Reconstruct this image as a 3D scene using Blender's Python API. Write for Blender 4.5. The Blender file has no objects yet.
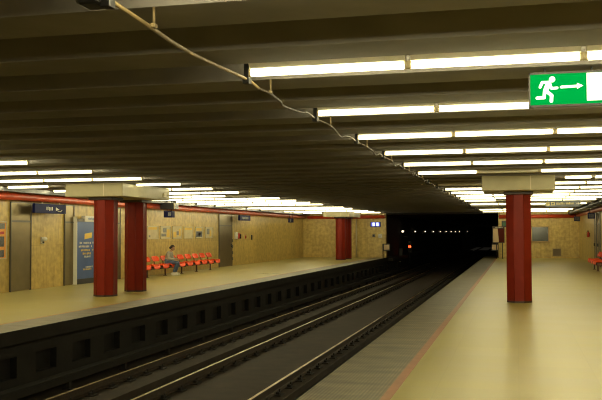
import bpy, bmesh, math, random
from mathutils import Vector, Matrix
random.seed(7)
S = bpy.context.scene
COL = S.collection
PI = math.pi
CZ = 1.75

# ------------------------------------------------------------------ materials
def newmat(name):
    m = bpy.data.materials.new(name); m.use_nodes = True
    nt = m.node_tree
    return m, nt, nt.nodes['Principled BSDF']

def plain(name, col, rough=0.5, metal=0.0, spec=0.5, var=0.0, scale=8.0, bump=0.0):
    m, nt, b = newmat(name)
    b.inputs['Base Color'].default_value = (*col, 1)
    b.inputs['Roughness'].default_value = rough
    b.inputs['Metallic'].default_value = metal
    b.inputs['Specular IOR Level'].default_value = spec
    if var or bump:
        tc = nt.nodes.new('ShaderNodeTexCoord'); n = nt.nodes.new('ShaderNodeTexNoise')
        n.inputs['Scale'].default_value = scale; n.inputs['Detail'].default_value = 6
        nt.links.new(tc.outputs['Object'], n.inputs['Vector'])
        if var:
            r = nt.nodes.new('ShaderNodeMapRange')
            r.inputs[1].default_value = .25; r.inputs[2].default_value = .75
            r.inputs[3].default_value = 1 - var; r.inputs[4].default_value = 1 + var
            mx = nt.nodes.new('ShaderNodeMix'); mx.data_type = 'RGBA'; mx.blend_type = 'MULTIPLY'
            mx.inputs[0].default_value = 1
            mx.inputs[6].default_value = (*col, 1)
            nt.links.new(n.outputs['Fac'], r.inputs[0]); nt.links.new(r.outputs[0], mx.inputs[7])
            nt.links.new(mx.outputs[2], b.inputs['Base Color'])
        if bump:
            bp = nt.nodes.new('ShaderNodeBump'); bp.inputs['Strength'].default_value = bump
            bp.inputs['Distance'].default_value = .02
            nt.links.new(n.outputs['Fac'], bp.inputs['Height']); nt.links.new(bp.outputs[0], b.inputs['Normal'])
    return m

def glow(name, col, strength, base=(.8, .8, .8)):
    m, nt, b = newmat(name)
    b.inputs['Base Color'].default_value = (*base, 1)
    b.inputs['Emission Color'].default_value = (*col, 1)
    b.inputs['Emission Strength'].default_value = strength
    b.inputs['Roughness'].default_value = .4
    return m

def marble(name, axis, c1, c2, rough=.4):
    """stone cladding: upright slabs with thin joints and upright streaks; axis = the wall's long axis"""
    m, nt, b = newmat(name); N = nt.nodes; L = nt.links
    geo = N.new('ShaderNodeNewGeometry'); sep = N.new('ShaderNodeSeparateXYZ'); L.new(geo.outputs['Position'], sep.inputs[0])
    cmb = N.new('ShaderNodeCombineXYZ'); L.new(sep.outputs[axis], cmb.inputs[0]); L.new(sep.outputs['Z'], cmb.inputs[1])
    st = N.new('ShaderNodeVectorMath'); st.operation = 'MULTIPLY'; st.inputs[1].default_value = (3.2, .45, 1)
    L.new(cmb.outputs[0], st.inputs[0])
    n1 = N.new('ShaderNodeTexNoise'); n1.inputs['Scale'].default_value = 1.6; n1.inputs['Detail'].default_value = 9; n1.inputs['Roughness'].default_value = .68
    L.new(st.outputs[0], n1.inputs['Vector'])
    n2 = N.new('ShaderNodeTexNoise'); n2.inputs['Scale'].default_value = 5; n2.inputs['Detail'].default_value = 8
    L.new(cmb.outputs[0], n2.inputs['Vector'])
    ad = N.new('ShaderNodeMath'); ad.operation = 'ADD'; L.new(n1.outputs['Fac'], ad.inputs[0]); L.new(n2.outputs['Fac'], ad.inputs[1])
    br = N.new('ShaderNodeTexBrick'); br.offset = .0; br.inputs['Scale'].default_value = 1
    br.inputs['Brick Width'].default_value = 1.13; br.inputs['Row Height'].default_value = 1.38
    br.inputs['Mortar Size'].default_value = .007; br.inputs['Color1'].default_value = (.94, .94, .94, 1); br.inputs['Color2'].default_value = (1.05, 1.05, 1.05, 1)
    br.inputs['Mortar'].default_value = (.78, .75, .70, 1)
    L.new(cmb.outputs[0], br.inputs['Vector'])
    ra = N.new('ShaderNodeValToRGB'); ra.color_ramp.elements[0].position = .34; ra.color_ramp.elements[1].position = .68
    ra.color_ramp.elements[0].color = (*c1, 1); ra.color_ramp.elements[1].color = (*c2, 1)
    hf = N.new('ShaderNodeMath'); hf.operation = 'MULTIPLY'; hf.inputs[1].default_value = .5; L.new(ad.outputs[0], hf.inputs[0]); L.new(hf.outputs[0], ra.inputs[0])
    mx = N.new('ShaderNodeMix'); mx.data_type = 'RGBA'; mx.blend_type = 'MULTIPLY'; mx.inputs[0].default_value = 1
    L.new(ra.outputs[0], mx.inputs[6]); L.new(br.outputs['Color'], mx.inputs[7]); L.new(mx.outputs[2], b.inputs['Base Color'])
    b.inputs['Roughness'].default_value = rough
    return m

def terrazzo(name, c1, c2, rough):
    m, nt, b = newmat(name); N = nt.nodes; L = nt.links
    geo = N.new('ShaderNodeNewGeometry')
    n1 = N.new('ShaderNodeTexNoise'); n1.inputs['Scale'].default_value = 55; n1.inputs['Detail'].default_value = 4
    n2 = N.new('ShaderNodeTexNoise'); n2.inputs['Scale'].default_value = .7; n2.inputs['Detail'].default_value = 6
    st = N.new('ShaderNodeVectorMath'); st.operation = 'MULTIPLY'; st.inputs[1].default_value = (.5, 2.2, 1)
    L.new(geo.outputs['Position'], st.inputs[0]); L.new(geo.outputs['Position'], n1.inputs['Vector']); L.new(st.outputs[0], n2.inputs['Vector'])
    ad = N.new('ShaderNodeMix'); ad.data_type = 'FLOAT'; ad.inputs[0].default_value = .65
    L.new(n1.outputs['Fac'], ad.inputs[2]); L.new(n2.outputs['Fac'], ad.inputs[3])
    ra = N.new('ShaderNodeValToRGB'); ra.color_ramp.elements[0].position = .35; ra.color_ramp.elements[1].position = .65
    ra.color_ramp.elements[0].color = (*c1, 1); ra.color_ramp.elements[1].color = (*c2, 1); L.new(ad.outputs[0], ra.inputs[0])
    br = N.new('ShaderNodeTexBrick'); br.offset = 0; br.inputs['Scale'].default_value = 1
    br.inputs['Brick Width'].default_value = .9; br.inputs['Row Height'].default_value = .9; br.inputs['Mortar Size'].default_value = .006
    br.inputs['Color1'].default_value = (.97, .97, .97, 1); br.inputs['Color2'].default_value = (1.03, 1.03, 1.03, 1); br.inputs['Mortar'].default_value = (.92, .92, .9, 1)
    L.new(geo.outputs['Position'], br.inputs['Vector'])
    mx = N.new('ShaderNodeMix'); mx.data_type = 'RGBA'; mx.blend_type = 'MULTIPLY'; mx.inputs[0].default_value = 1
    L.new(ra.outputs[0], mx.inputs[6]); L.new(br.outputs['Color'], mx.inputs[7]); L.new(mx.outputs[2], b.inputs['Base Color'])
    rr = N.new('ShaderNodeMapRange'); rr.inputs[3].default_value = rough - .08; rr.inputs[4].default_value = rough + .12
    L.new(n2.outputs['Fac'], rr.inputs[0]); L.new(rr.outputs[0], b.inputs['Roughness'])
    return m

def ribbed(name, c1, c2):
    """worn dark studded strip along the platform edge: ribs parallel with the track"""
    m, nt, b = newmat(name); N = nt.nodes; L = nt.links
    geo = N.new('ShaderNodeNewGeometry')
    w = N.new('ShaderNodeTexWave'); w.wave_type = 'BANDS'; w.bands_direction = 'X'; w.inputs['Scale'].default_value = 8.0
    L.new(geo.outputs['Position'], w.inputs['Vector'])
    st = N.new('ShaderNodeVectorMath'); st.operation = 'MULTIPLY'; st.inputs[1].default_value = (.9, 2.4, 1)
    n = N.new('ShaderNodeTexNoise'); n.inputs['Scale'].default_value = 1.6; n.inputs['Detail'].default_value = 7
    L.new(geo.outputs['Position'], st.inputs[0]); L.new(st.outputs[0], n.inputs['Vector'])
    ra = N.new('ShaderNodeValToRGB'); ra.color_ramp.elements[0].position = .35; ra.color_ramp.elements[1].position = .7
    ra.color_ramp.elements[0].color = (*c1, 1); ra.color_ramp.elements[1].color = (*c2, 1); L.new(n.outputs['Fac'], ra.inputs[0])
    wr = N.new('ShaderNodeMapRange'); wr.inputs[3].default_value = .72; wr.inputs[4].default_value = 1.1; L.new(w.outputs['Fac'], wr.inputs[0])
    mx = N.new('ShaderNodeMix'); mx.data_type = 'RGBA'; mx.blend_type = 'MULTIPLY'; mx.inputs[0].default_value = 1
    L.new(ra.outputs[0], mx.inputs[6]); L.new(wr.outputs[0], mx.inputs[7]); L.new(mx.outputs[2], b.inputs['Base Color'])
    bp = N.new('ShaderNodeBump'); bp.inputs['Strength'].default_value = .5; bp.inputs['Distance'].default_value = .006
    L.new(w.outputs['Fac'], bp.inputs['Height']); L.new(bp.outputs[0], b.inputs['Normal'])
    b.inputs['Roughness'].default_value = .5
    return m

M = {}
LAMP = (1.0, .90, .53)
M['tube'] = glow('lit_tube', LAMP, 27.0)
M['tube_off'] = plain('unlit_tube', (.75, .72, .6), .3)
M['batten'] = plain('white_batten', (.72, .70, .62), .4, var=.1)
M['socket'] = plain('lamp_socket', (.55, .47, .3), .5)
M['ceil'] = plain('ceiling_concrete', (.178, .164, .150), .85, var=.12, scale=3, bump=.15)
M['floor'] = terrazzo('terrazzo_floor', (.355, .300, .080), (.44, .378, .108), .30)
M['strip'] = ribbed('ribbed_edge', (.09, .072, .034), (.20, .165, .08))
M['strip_l'] = ribbed('worn_edge', (.17, .145, .095), (.28, .24, .16))
M['orange'] = plain('orange_tile', (.29, .115, .038), .5, var=.2, scale=6)
M['ochre'] = plain('ochre_line', (.48, .25, .07), .5, var=.2, scale=6)
M['marbleY'] = marble('stone_cladding_long', 'Y', (.33, .222, .050), (.70, .515, .145))
M['marbleX'] = marble('stone_cladding_end', 'X', (.33, .222, .050), (.70, .515, .145))
M['red'] = plain('red_enamel', (.19, .015, .006), .45, spec=.15, var=.08, scale=5)
M['redpipe'] = plain('red_pipe_paint', (.50, .055, .012), .4, var=.2, scale=4)
M['plate'] = plain('dark_brown_plate', (.035, .02, .015), .5)
M['cap'] = plain('cream_capital', (.34, .30, .165), .5, var=.08, scale=4)
M['steel'] = plain('brushed_steel', (.20, .155, .075), .36, metal=.8, var=.12, scale=3)
M['steel_dark'] = plain('dark_steel', (.10, .09, .07), .4, metal=.6)
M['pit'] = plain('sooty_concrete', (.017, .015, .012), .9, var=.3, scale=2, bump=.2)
M['void'] = plain('dark_recess', (.009, .008, .007), .95)  # recess faces, coloured darker than the wall around them
M['bed'] = plain('brown_track_slab', (.043, .029, .0155), .85, var=.3, scale=2.5, bump=.3)
M['channel'] = plain('black_sunken_strip', (.008, .008, .008), .9)  # black colour of the sunken strips in the track bed
M['sleeper'] = plain('sleeper', (.022, .018, .014), .85, var=.3)
M['railhead'] = plain('polished_rail', (.62, .50, .28), .32, metal=1.0)
M['raildull'] = plain('dull_rail', (.42, .30, .14), .5, metal=.35)
M['railside'] = plain('rusty_rail', (.055, .036, .022), .7, metal=.2, var=.3, scale=20)
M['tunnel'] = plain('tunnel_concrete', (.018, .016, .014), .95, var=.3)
M['black'] = plain('black_plastic', (.010, .010, .011), .45)
M['navy'] = plain('navy_sign', (.009, .011, .060), .6, spec=.1)
M['signtext'] = plain('pale_lettering', (.62, .6, .5), .5)
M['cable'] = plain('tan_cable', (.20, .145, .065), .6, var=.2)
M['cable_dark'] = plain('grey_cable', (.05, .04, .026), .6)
M['seat'] = plain('red_plastic', (.80, .075, .010), .5, spec=.15)
M['beam'] = plain('dark_bench_steel', (.075, .028, .018), .5)
M['white'] = plain('white_paint', (.72, .70, .62), .45)
M['greyframe'] = plain('grey_frame', (.40, .38, .32), .4, metal=.3)
M['blueposter'] = plain('blue_poster', (.05, .105, .30), .35, var=.2, scale=1.5)
M['yellow'] = plain('yellow_print', (.75, .50, .05), .4)
M['orangeprint'] = plain('orange_print', (.75, .33, .04), .5)
M['paper'] = plain('printed_paper', (.58, .50, .29), .5, var=.12, scale=6)
M['greyprint'] = plain('grey_print', (.20, .20, .18), .5, var=.4, scale=18)
M['darkprint'] = plain('dark_print', (.07, .07, .075), .5, var=.6, scale=14)
M['frame'] = plain('poster_frame', (.55, .48, .30), .45, metal=.2)
M['skin'] = plain('skin', (.40, .22, .13), .5)
M['hair'] = plain('dark_hair', (.025, .014, .010), .55)
M['jacket'] = plain('grey_jacket', (.33, .315, .26), .85, var=.2, scale=25)
M['jeans'] = plain('blue_jeans', (.075, .11, .19), .85, var=.25, scale=18)
M['shoe'] = plain('pale_shoe', (.75, .72, .6), .6)
M['green'] = glow('lit_green_panel', (.0, .36, .055), 0.72, (.0, .06, .012))
M['green'].node_tree.nodes['Principled BSDF'].inputs['Specular IOR Level'].default_value = .0; M['green'].node_tree.nodes['Principled BSDF'].inputs['Roughness'].default_value = .8
M['exitwhite'] = glow('lit_white_symbol', (1, .96, .82), .82)
M['redlamp'] = glow('red_signal_lens', (1, .05, .01), 14)
M['tlamp'] = glow('tunnel_lamp_glass', (1, .80, .50), 2.2)
M['clock'] = glow('lit_display', (.70, .78, 1), 1.1)
M['clockblue'] = glow('blue_display', (.05, .07, .55), .8, (.02, .02, .2))
M['wayfind'] = plain('grey_blue_sign', (.085, .10, .125), .4)
M['wayyellow'] = plain('sign_yellow', (.55, .48, .22), .5)
M['extred'] = plain('signal_red', (.50, .02, .012), .35)
M['glassdark'] = plain('dark_glass', (.035, .04, .03), .12)
M['mirrorsign'] = plain('pale_sign_plate', (.60, .42, .22), .45)
M['maroon'] = plain('maroon_panel', (.085, .012, .006), .6, spec=.1)

# ------------------------------------------------------------------ geometry helpers
def B(): return bmesh.new()

def box(bm, x0, x1, y0, y1, z0, z1, bevel=0.0, mi=0):
    vs = [bm.verts.new(p) for p in ((x0,y0,z0),(x1,y0,z0),(x1,y1,z0),(x0,y1,z0),(x0,y0,z1),(x1,y0,z1),(x1,y1,z1),(x0,y1,z1))]
    fs = [bm.faces.new([vs[i] for i in f]) for f in ((3,2,1,0),(4,5,6,7),(0,1,5,4),(1,2,6,5),(2,3,7,6),(3,0,4,7))]
    for f in fs: f.material_index = mi
    if bevel:
        es = {e for f in fs for e in f.edges}
        r = bmesh.ops.bevel(bm, geom=list(es), offset=bevel, segments=2, affect='EDGES', profile=.5)
    return bm

def tube(bm, pts, r, n=8, caps=True, mi=0):
    """round bar through pts; r is one radius or one per point"""
    pts = [Vector(p) for p in pts]; rings = []
    for i, p in enumerate(pts):
        d = (pts[min(i+1, len(pts)-1)] - pts[max(i-1, 0)]).normalized()
        a = Vector((0,0,1)) if abs(d.z) < .9 else Vector((1,0,0))
        u = d.cross(a).normalized(); v = u.cross(d).normalized()
        rr = r[i] if isinstance(r, (list, tuple)) else r
        rings.append([bm.verts.new(p + (u*math.cos(2*PI*k/n) + v*math.sin(2*PI*k/n))*rr) for k in range(n)])
    for a, b in zip(rings, rings[1:]):
        for k in range(n):
            f = bm.faces.new((a[k], a[(k+1)%n], b[(k+1)%n], b[k])); f.smooth = True; f.material_index = mi
    if caps:
        for rg in (rings[0], rings[-1]):
            f = bm.faces.new(rg); f.material_index = mi
    return bm

def prism(bm, poly, z0, z1, frame=None, mi=0):
    """extrude a 2D polygon; frame maps (a, b, h) to a point (default x, y, z)"""
    fr = frame or (lambda a, b, h: (a, b, h))
    lo = [bm.verts.new(fr(a, b, z0)) for a, b in poly]; hi = [bm.verts.new(fr(a, b, z1)) for a, b in poly]
    n = len(poly); fs = [bm.faces.new(lo[::-1]), bm.faces.new(hi)]
    for k in range(n): fs.append(bm.faces.new((lo[k], lo[(k+1)%n], hi[(k+1)%n], hi[k])))
    for f in fs: f.material_index = mi
    return bm

def ball(bm, c, rx, ry, rz, seg=14, rings=9):
    g = bmesh.ops.create_uvsphere(bm, u_segments=seg, v_segments=rings, radius=1)
    for v in g['verts']: v.co = Vector((v.co.x*rx, v.co.y*ry, v.co.z*rz)) + Vector(c)
    for v in g['verts']:
        for f in v.link_faces: f.smooth = True
    return bm

def obj(name, bm, mats, parent=None):
    bmesh.ops.recalc_face_normals(bm, faces=bm.faces[:])
    me = bpy.data.meshes.new(name); bm.to_mesh(me); bm.free()
    for m in (mats if isinstance(mats, (list, tuple)) else [mats]): me.materials.append(m)
    o = bpy.data.objects.new(name, me); COL.objects.link(o)
    if parent: o.parent = parent
    return o

def tag(o, label, cat, group=None, kind=None):
    o['label'] = label; o['category'] = cat
    if group: o['group'] = group
    if kind: o['kind'] = kind
    return o

def thing(name, label, cat, loc=(0,0,0), rz=0, group=None):
    o = bpy.data.objects.new(name, None); o.empty_display_size = .1; COL.objects.link(o)
    o.location = loc; o.rotation_euler = (0, 0, rz)
    return tag(o, label, cat, group)

def struct(name, bm, m, label=None, cat='structure'):
    o = obj(name, bm, m); o['kind'] = 'structure'
    if label: o['label'] = label; o['category'] = cat
    return o

def dup(root, loc, label=None, rz=None, group=None):
    r = root.copy(); COL.objects.link(r); r.location = loc
    if rz is not None: r.rotation_euler = (0, 0, rz)
    if label: r['label'] = label
    if group: r['group'] = group
    for ch in list(root.children):
        c = ch.copy(); COL.objects.link(c); c.parent = r
        for g in list(ch.children):
            d = g.copy(); COL.objects.link(d); d.parent = c
    return r

ORD = ['nearest', 'second', 'third', 'fourth', 'fifth', 'sixth', 'seventh', 'eighth', 'ninth', 'tenth', 'eleventh', 'twelfth', 'thirteenth', 'fourteenth',
       'fifteenth', 'sixteenth', 'seventeenth', 'eighteenth', 'nineteenth', 'twentieth', 'twenty-first', 'twenty-second', 'twenty-third', 'twenty-fourth']

# ------------------------------------------------------------------ key dimensions (metres; platforms at z = 0, tracks along +Y)
XLW, XRW = -14.8, 4.0            # cladding of the two side walls
XLE, XRE = -8.82, -2.27          # platform edges
YE, YB = 60.0, -9.0              # end wall, wall behind
RIB, P = 3.108, 1.2725            # underside of the ceiling ribs, their spacing
LAMP0, ROW = 4.34, 2.545         # first lamp row in view, distance between lamp rows
ZR, ZBED = -1.12, -1.31          # rail head, track slab
PX0, PX1 = -8.86, -1.22          # tunnel mouth

# ------------------------------------------------------------------ setting
def fascia(bm, x):
    for f_ in bm.faces:
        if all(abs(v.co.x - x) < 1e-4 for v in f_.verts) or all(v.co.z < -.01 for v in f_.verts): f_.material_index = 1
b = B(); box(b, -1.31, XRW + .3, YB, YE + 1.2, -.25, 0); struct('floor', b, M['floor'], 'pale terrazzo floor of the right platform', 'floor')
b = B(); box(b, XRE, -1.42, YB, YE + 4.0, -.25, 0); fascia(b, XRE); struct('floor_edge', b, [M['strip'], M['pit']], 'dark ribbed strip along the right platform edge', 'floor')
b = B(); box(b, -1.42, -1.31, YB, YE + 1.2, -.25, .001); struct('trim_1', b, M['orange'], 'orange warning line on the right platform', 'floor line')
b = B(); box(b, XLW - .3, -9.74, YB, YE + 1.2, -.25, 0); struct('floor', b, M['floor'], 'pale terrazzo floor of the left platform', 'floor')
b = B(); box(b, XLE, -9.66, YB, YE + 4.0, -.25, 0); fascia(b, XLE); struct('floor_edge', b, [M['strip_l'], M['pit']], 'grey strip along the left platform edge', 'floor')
b = B(); box(b, -9.74, -9.66, YB, YE + 1.2, -.25, .001); struct('trim_2', b, M['ochre'], 'thin ochre line on the left platform', 'floor line')

def pit_wall(xf, sgn, name, label):
    """wall under a platform edge with a row of square recesses; sgn points away from the pit"""
    bm = B(); xb = xf + sgn*.14; w, per, y = .78, 1.43, 20.77 - 1.43*20
    z0, z1, za, zb = ZBED - .3, -.25, -.93, -.53
    def q(x, ya, yb, zl, zh, mi=0):
        f = bm.faces.new([bm.verts.new(p) for p in ((x, ya, zl), (x, yb, zl), (x, yb, zh), (x, ya, zh))]); f.material_index = mi
    while y < YE + 30:
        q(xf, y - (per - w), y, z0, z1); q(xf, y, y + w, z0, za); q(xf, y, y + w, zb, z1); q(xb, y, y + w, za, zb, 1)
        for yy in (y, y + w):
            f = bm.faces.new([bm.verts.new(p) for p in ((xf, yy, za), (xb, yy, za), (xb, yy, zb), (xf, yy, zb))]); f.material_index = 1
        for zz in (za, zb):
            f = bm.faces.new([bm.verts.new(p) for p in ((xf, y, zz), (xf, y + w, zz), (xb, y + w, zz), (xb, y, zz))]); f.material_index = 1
        y += per
    return struct(name, bm, [M['pit'], M['void']], label, 'wall')
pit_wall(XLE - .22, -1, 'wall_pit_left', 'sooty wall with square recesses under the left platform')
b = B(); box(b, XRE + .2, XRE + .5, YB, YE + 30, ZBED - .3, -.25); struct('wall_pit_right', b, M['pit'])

# track bed: brown slab, a black sunken strip in each track, low kerb along the left wall
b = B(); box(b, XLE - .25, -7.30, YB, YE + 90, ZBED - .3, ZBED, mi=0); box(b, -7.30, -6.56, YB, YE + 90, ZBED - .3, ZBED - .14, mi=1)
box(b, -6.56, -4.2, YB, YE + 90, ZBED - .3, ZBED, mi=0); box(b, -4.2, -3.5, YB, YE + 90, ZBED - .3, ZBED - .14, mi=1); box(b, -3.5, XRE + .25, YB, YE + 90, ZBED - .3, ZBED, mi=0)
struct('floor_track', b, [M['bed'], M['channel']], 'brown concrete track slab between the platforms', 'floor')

# side walls with their cladding, wall behind
b = B(); box(b, XLW - .3, XLW, YB, YE, 0, 3.5); struct('wall_left', b, M['marbleY'], 'yellowish stone wall of the left platform', 'wall')
b = B(); box(b, XRW, XRW + .3, YB, YE, 0, 3.5); struct('wall_right', b, M['marbleY'], 'yellowish stone wall of the right platform', 'wall')
b = B(); box(b, XLW - .3, PX0, YE, YE + .5, -.2, 3.5); struct('wall_end_left', b, M['marbleX'], 'stone end wall left of the tunnel mouth', 'wall')
b = B(); box(b, PX1, XRW + .3, YE, YE + .5, -.2, 3.5); struct('wall_end_right', b, M['marbleX'], 'stone end wall right of the tunnel mouth', 'wall')
b = B(); box(b, PX0, PX1, YE, YE + .5, 3.0, 3.5); struct('wall_header', b, M['tunnel'])
b = B(); box(b, XLW - .3, XRW + .3, YB - .3, YB, -1.7, 3.5); struct('wall_back', b, M['ceil'])

# ceiling: cross ribs and recesses
b = B(); prof = []; yc = LAMP0 - P*12
while yc < YE + P:
    prof += [(yc - .30, RIB), (yc - .24, RIB + .22), (yc + .39, RIB + .22), (yc + .435, RIB)]; yc += P
prof = [(max(YB - .3, min(YE + .4, y)), z) for y, z in prof]
ra = [b.verts.new((XLW - .3, y, z)) for y, z in prof]; rb = [b.verts.new((XRW + .3, y, z)) for y, z in prof]
for i in range(len(prof) - 1):
    if prof[i+1][0] - prof[i][0] > 1e-4: b.faces.new((ra[i], ra[i+1], rb[i+1], rb[i]))
bmesh.ops.delete(b, geom=[v for v in b.verts if not v.link_faces], context='VERTS')
struct('ceiling', b, M['ceil'], 'dark ribbed concrete ceiling over tracks and platforms', 'ceiling')

# tunnel
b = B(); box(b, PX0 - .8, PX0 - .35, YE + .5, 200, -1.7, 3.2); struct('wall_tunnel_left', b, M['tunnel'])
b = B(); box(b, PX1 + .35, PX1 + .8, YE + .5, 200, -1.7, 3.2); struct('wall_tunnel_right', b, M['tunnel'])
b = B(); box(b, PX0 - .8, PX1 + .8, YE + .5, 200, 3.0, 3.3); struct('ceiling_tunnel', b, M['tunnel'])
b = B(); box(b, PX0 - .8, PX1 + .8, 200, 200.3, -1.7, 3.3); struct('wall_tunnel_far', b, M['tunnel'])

# steel doors in the left wall (panel, transom, frame, handle)
def steel_door(n, y0, y1, label, wall='L', ztop=2.72, hinge=False):
    x, s = (XLW, 1) if wall == 'L' else (XRW, -1)
    def sx(bm, a, c, *r, **k): return box(bm, min(x + s*a, x + s*c), max(x + s*a, x + s*c), *r, **k)
    bm = B(); sx(bm, 0, .035, y0 + .04, y1 - .04, .015, 2.10, bevel=.006)
    d = struct('door_%d' % n, bm, M['steel'], label, 'door')
    obj('transom', sx(B(), 0, .03, y0 + .04, y1 - .04, 2.16, ztop - .03, bevel=.005), M['steel'], d)
    fr = B(); sx(fr, 0, .05, y0, y0 + .04, 0, ztop); sx(fr, 0, .05, y1 - .04, y1, 0, ztop); sx(fr, 0, .05, y0, y1, ztop - .03, ztop); sx(fr, 0, .045, y0 + .04, y1 - .04, 2.10, 2.16)
    obj('door_frame', fr, M['steel_dark'], d)
    if n in (4, 5, 6):
        h = B(); sx(h, .03, .09, y1 - .18, y1 - .12, 1.0, 1.16, bevel=.008)
        tube(h, [(x + s*.08, y1 - .15, 1.08), (x + s*.08, y1 - .30, 1.08)], .012)
        obj('door_handle', h, M['black'], d)
    if hinge:
        for z in (.3, .62, .94, 1.26):
            obj('hinge', sx(B(), 0, .07, y1 - .01, y1 + .09, z, z + .16, bevel=.01), M['steel_dark'], d)
    return d
steel_door(1, 23.12, 24.27, 'steel door left of the small white call point')
steel_door(2, 26.32, 26.98, 'narrow steel door left of the blue poster cabinet')
steel_door(3, 29.2, 30.56, 'steel door seen between the two red columns')
steel_door(4, 41.9, 43.98, 'wide dark steel door right of the red bench', hinge=True)
steel_door(5, 46.9, 48.1, 'steel door in the right wall near the red bench', 'R')
steel_door(6, 44.9, 46.1, 'steel door at the right edge of the picture', 'R')

# ------------------------------------------------------------------ rails and their fastenings
def rail_mesh(x, y0, y1):
    bm = B(); z = ZR
    prof = [(-.075, -.165), (.075, -.165), (.075, -.150), (.012, -.128), (.010, -.050), (.036, -.036), (.036, -.006), (.029, 0), (-.029, 0), (-.036, -.006), (-.036, -.036), (-.010, -.050), (-.012, -.128), (-.075, -.150)]
    lo = [bm.verts.new((x + a, y0, z + c)) for a, c in prof]; hi = [bm.verts.new((x + a, y1, z + c)) for a, c in prof]
    n = len(prof)
    for k in range(n):
        f = bm.faces.new((lo[k], lo[(k+1) % n], hi[(k+1) % n], hi[k])); f.material_index = 1 if k == 7 else 0
    bm.faces.new(lo); bm.faces.new(hi[::-1])
    return bm
RAILS = [(-7.94, 'dull running rail nearest the left platform wall'), (-6.48, 'bright running rail right of the black sunken strip'),
         (-4.51, 'shiny running rail nearest the right platform edge'), (-3.05, 'running rail tucked below the right platform edge')]
for x, lab in RAILS: tag(obj('rail', rail_mesh(x, YB, 190), [M['railside'], M['railhead'] if x > -7 else M['raildull']]), lab, 'rail', 'running rails')
def fastening_bm(x=0, y=0):
    bm = B(); box(bm, x - .19, x + .19, y - .14, y + .14, ZBED, ZR - .165, bevel=.008)
    for s in (-1, 1):
        box(bm, x + s*.11 - .035, x + s*.11 + .035, y - .07, y + .07, ZR - .165, ZR - .12, bevel=.008)
        tube(bm, [(x + s*.13, y, ZR - .14), (x + s*.13, y, ZR - .07)], .018, 6)
    return bm
f0 = None; SP = .83
for x, lab in zip((-7.94, -6.48, -4.51), ('dark rail fastening block under the dull rail by the left wall', 'dark rail fastening block under the rail beside the black strip', 'dark rail fastening block under the shiny rail by the right platform')):
    for k in range(96):
        y = 9.2 + SP*k
        if f0 is None: f0 = obj('rail_fastening', fastening_bm(), M['sleeper']); o = f0
        else: o = f0.copy(); COL.objects.link(o)
        o.location = (x, y, 0); tag(o, lab, 'rail fastening', 'rail fastenings ' + {-7.94: 'of the left rail', -6.48: 'beside the drain', -4.51: 'by the right platform'}[x])
bm = B()
for k in range(80): fastening_bm_y = 9.2 + SP*k; box(bm, -3.24, -2.86, fastening_bm_y - .14, fastening_bm_y + .14, ZBED, ZR - .165)
tag(obj('rail_fastenings', bm, M['sleeper']), 'row of rail fastening blocks deep under the right platform edge', 'rail fastening', kind='stuff')
# conductor rail with its cover at the foot of the left wall
t = thing('conductor_rail', 'dark covered conductor rail along the foot of the left platform wall', 'rail', (-8.62, 0, ZBED))
b = B(); box(b, -.11, .11, YB, 120, .27, .33, bevel=.01); box(b, .09, .115, YB, 120, .17, .29); obj('cover', b, M['pit'], t)
b = B(); box(b, -.05, .05, YB, 120, .17, .25, bevel=.01); obj('live_rail', b, M['railside'], t)
b0 = None
for k in range(40):
    if b0 is None: b = B(); box(b, -.05, .05, 0, .1, 0, .17, bevel=.01); box(b, -.09, .09, -.04, .14, 0, .02); b0 = o = obj('bracket', b, M['sleeper'], t)
    else: o = b0.copy(); COL.objects.link(o)
    o.location = (0, 3 + 2.5*k, 0)

# ------------------------------------------------------------------ columns in pairs under long capitals
def octagon(w, x=0, y=0):
    r = w/2/math.cos(PI/8); return [(x + r*math.cos(PI/8 + k*PI/4), y + r*math.sin(PI/8 + k*PI/4)) for k in range(8)]
def column(x, y, label):
    t = thing('column', label, 'column', (x, y, 0), 0, 'red octagonal columns')
    b = B(); prism(b, octagon(.585), .03, 2.68)
    obj('shaft', b, M['red'], t)
    b = B()
    for k in range(8):                         # raised cover strips at the corners of the casing
        a = PI/8 + k*PI/4; r = .585/2/math.cos(PI/8)
        tube(b, [(r*math.cos(a), r*math.sin(a), .03), (r*math.cos(a), r*math.sin(a), 2.68)], .011, 6)
    obj('corner_strip', b, M['red'], t)
    b = B(); prism(b, octagon(.61), 0, .045); obj('skirting', b, M['plate'], t)
    b = B(); box(b, -.36, .36, -.36, .36, 2.68, 2.755, bevel=.01); obj('head_plate', b, M['plate'], t)
    return t
def capital(x, y0, y1, label):
    t = thing('capital', label, 'capital', (x, (y0 + y1)/2, 2.755), 0, 'cream capitals'); h = (y1 - y0)/2; top = RIB - 2.755
    b = B(); box(b, -.855, .855, -h, h, 0, top, bevel=.012); obj('casing', b, M['cap'], t)
    b = B(); box(b, .28, .30, -h - .004, -h + .01, .01, .36); obj('joint_strip', b, M['socket'], t)
    b = B(); box(b, .855, .90, h - .5, h - .3, .08, .2, bevel=.01); obj('junction_box', b, M['socket'], t)
    return t
XC = -11.2
column(.04, 22.4, 'red octagonal column standing on the right platform')
column(XC, 22.25, 'bright red front column of the pair on the left platform')
column(XC - .04, 24.3, 'dark red rear column of the pair on the left platform')
column(XC + .18, 54.7, 'red front column of the far pair near the left end wall')
column(XC + .18, 56.75, 'red rear column of the far pair near the left end wall')
capital(.04, 21.42, 22.95, 'cream boxed capital on the right platform column')
capital(XC + .05, 21.42, 24.45+.2, 'cream boxed capital over the left pair of columns')
capital(XC + .09, 53.8, 57.7, 'cream boxed capital over the far left columns')
CAPS = [(.04 - .87, .04 + .87), (XC - .86, XC + .95)]

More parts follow.
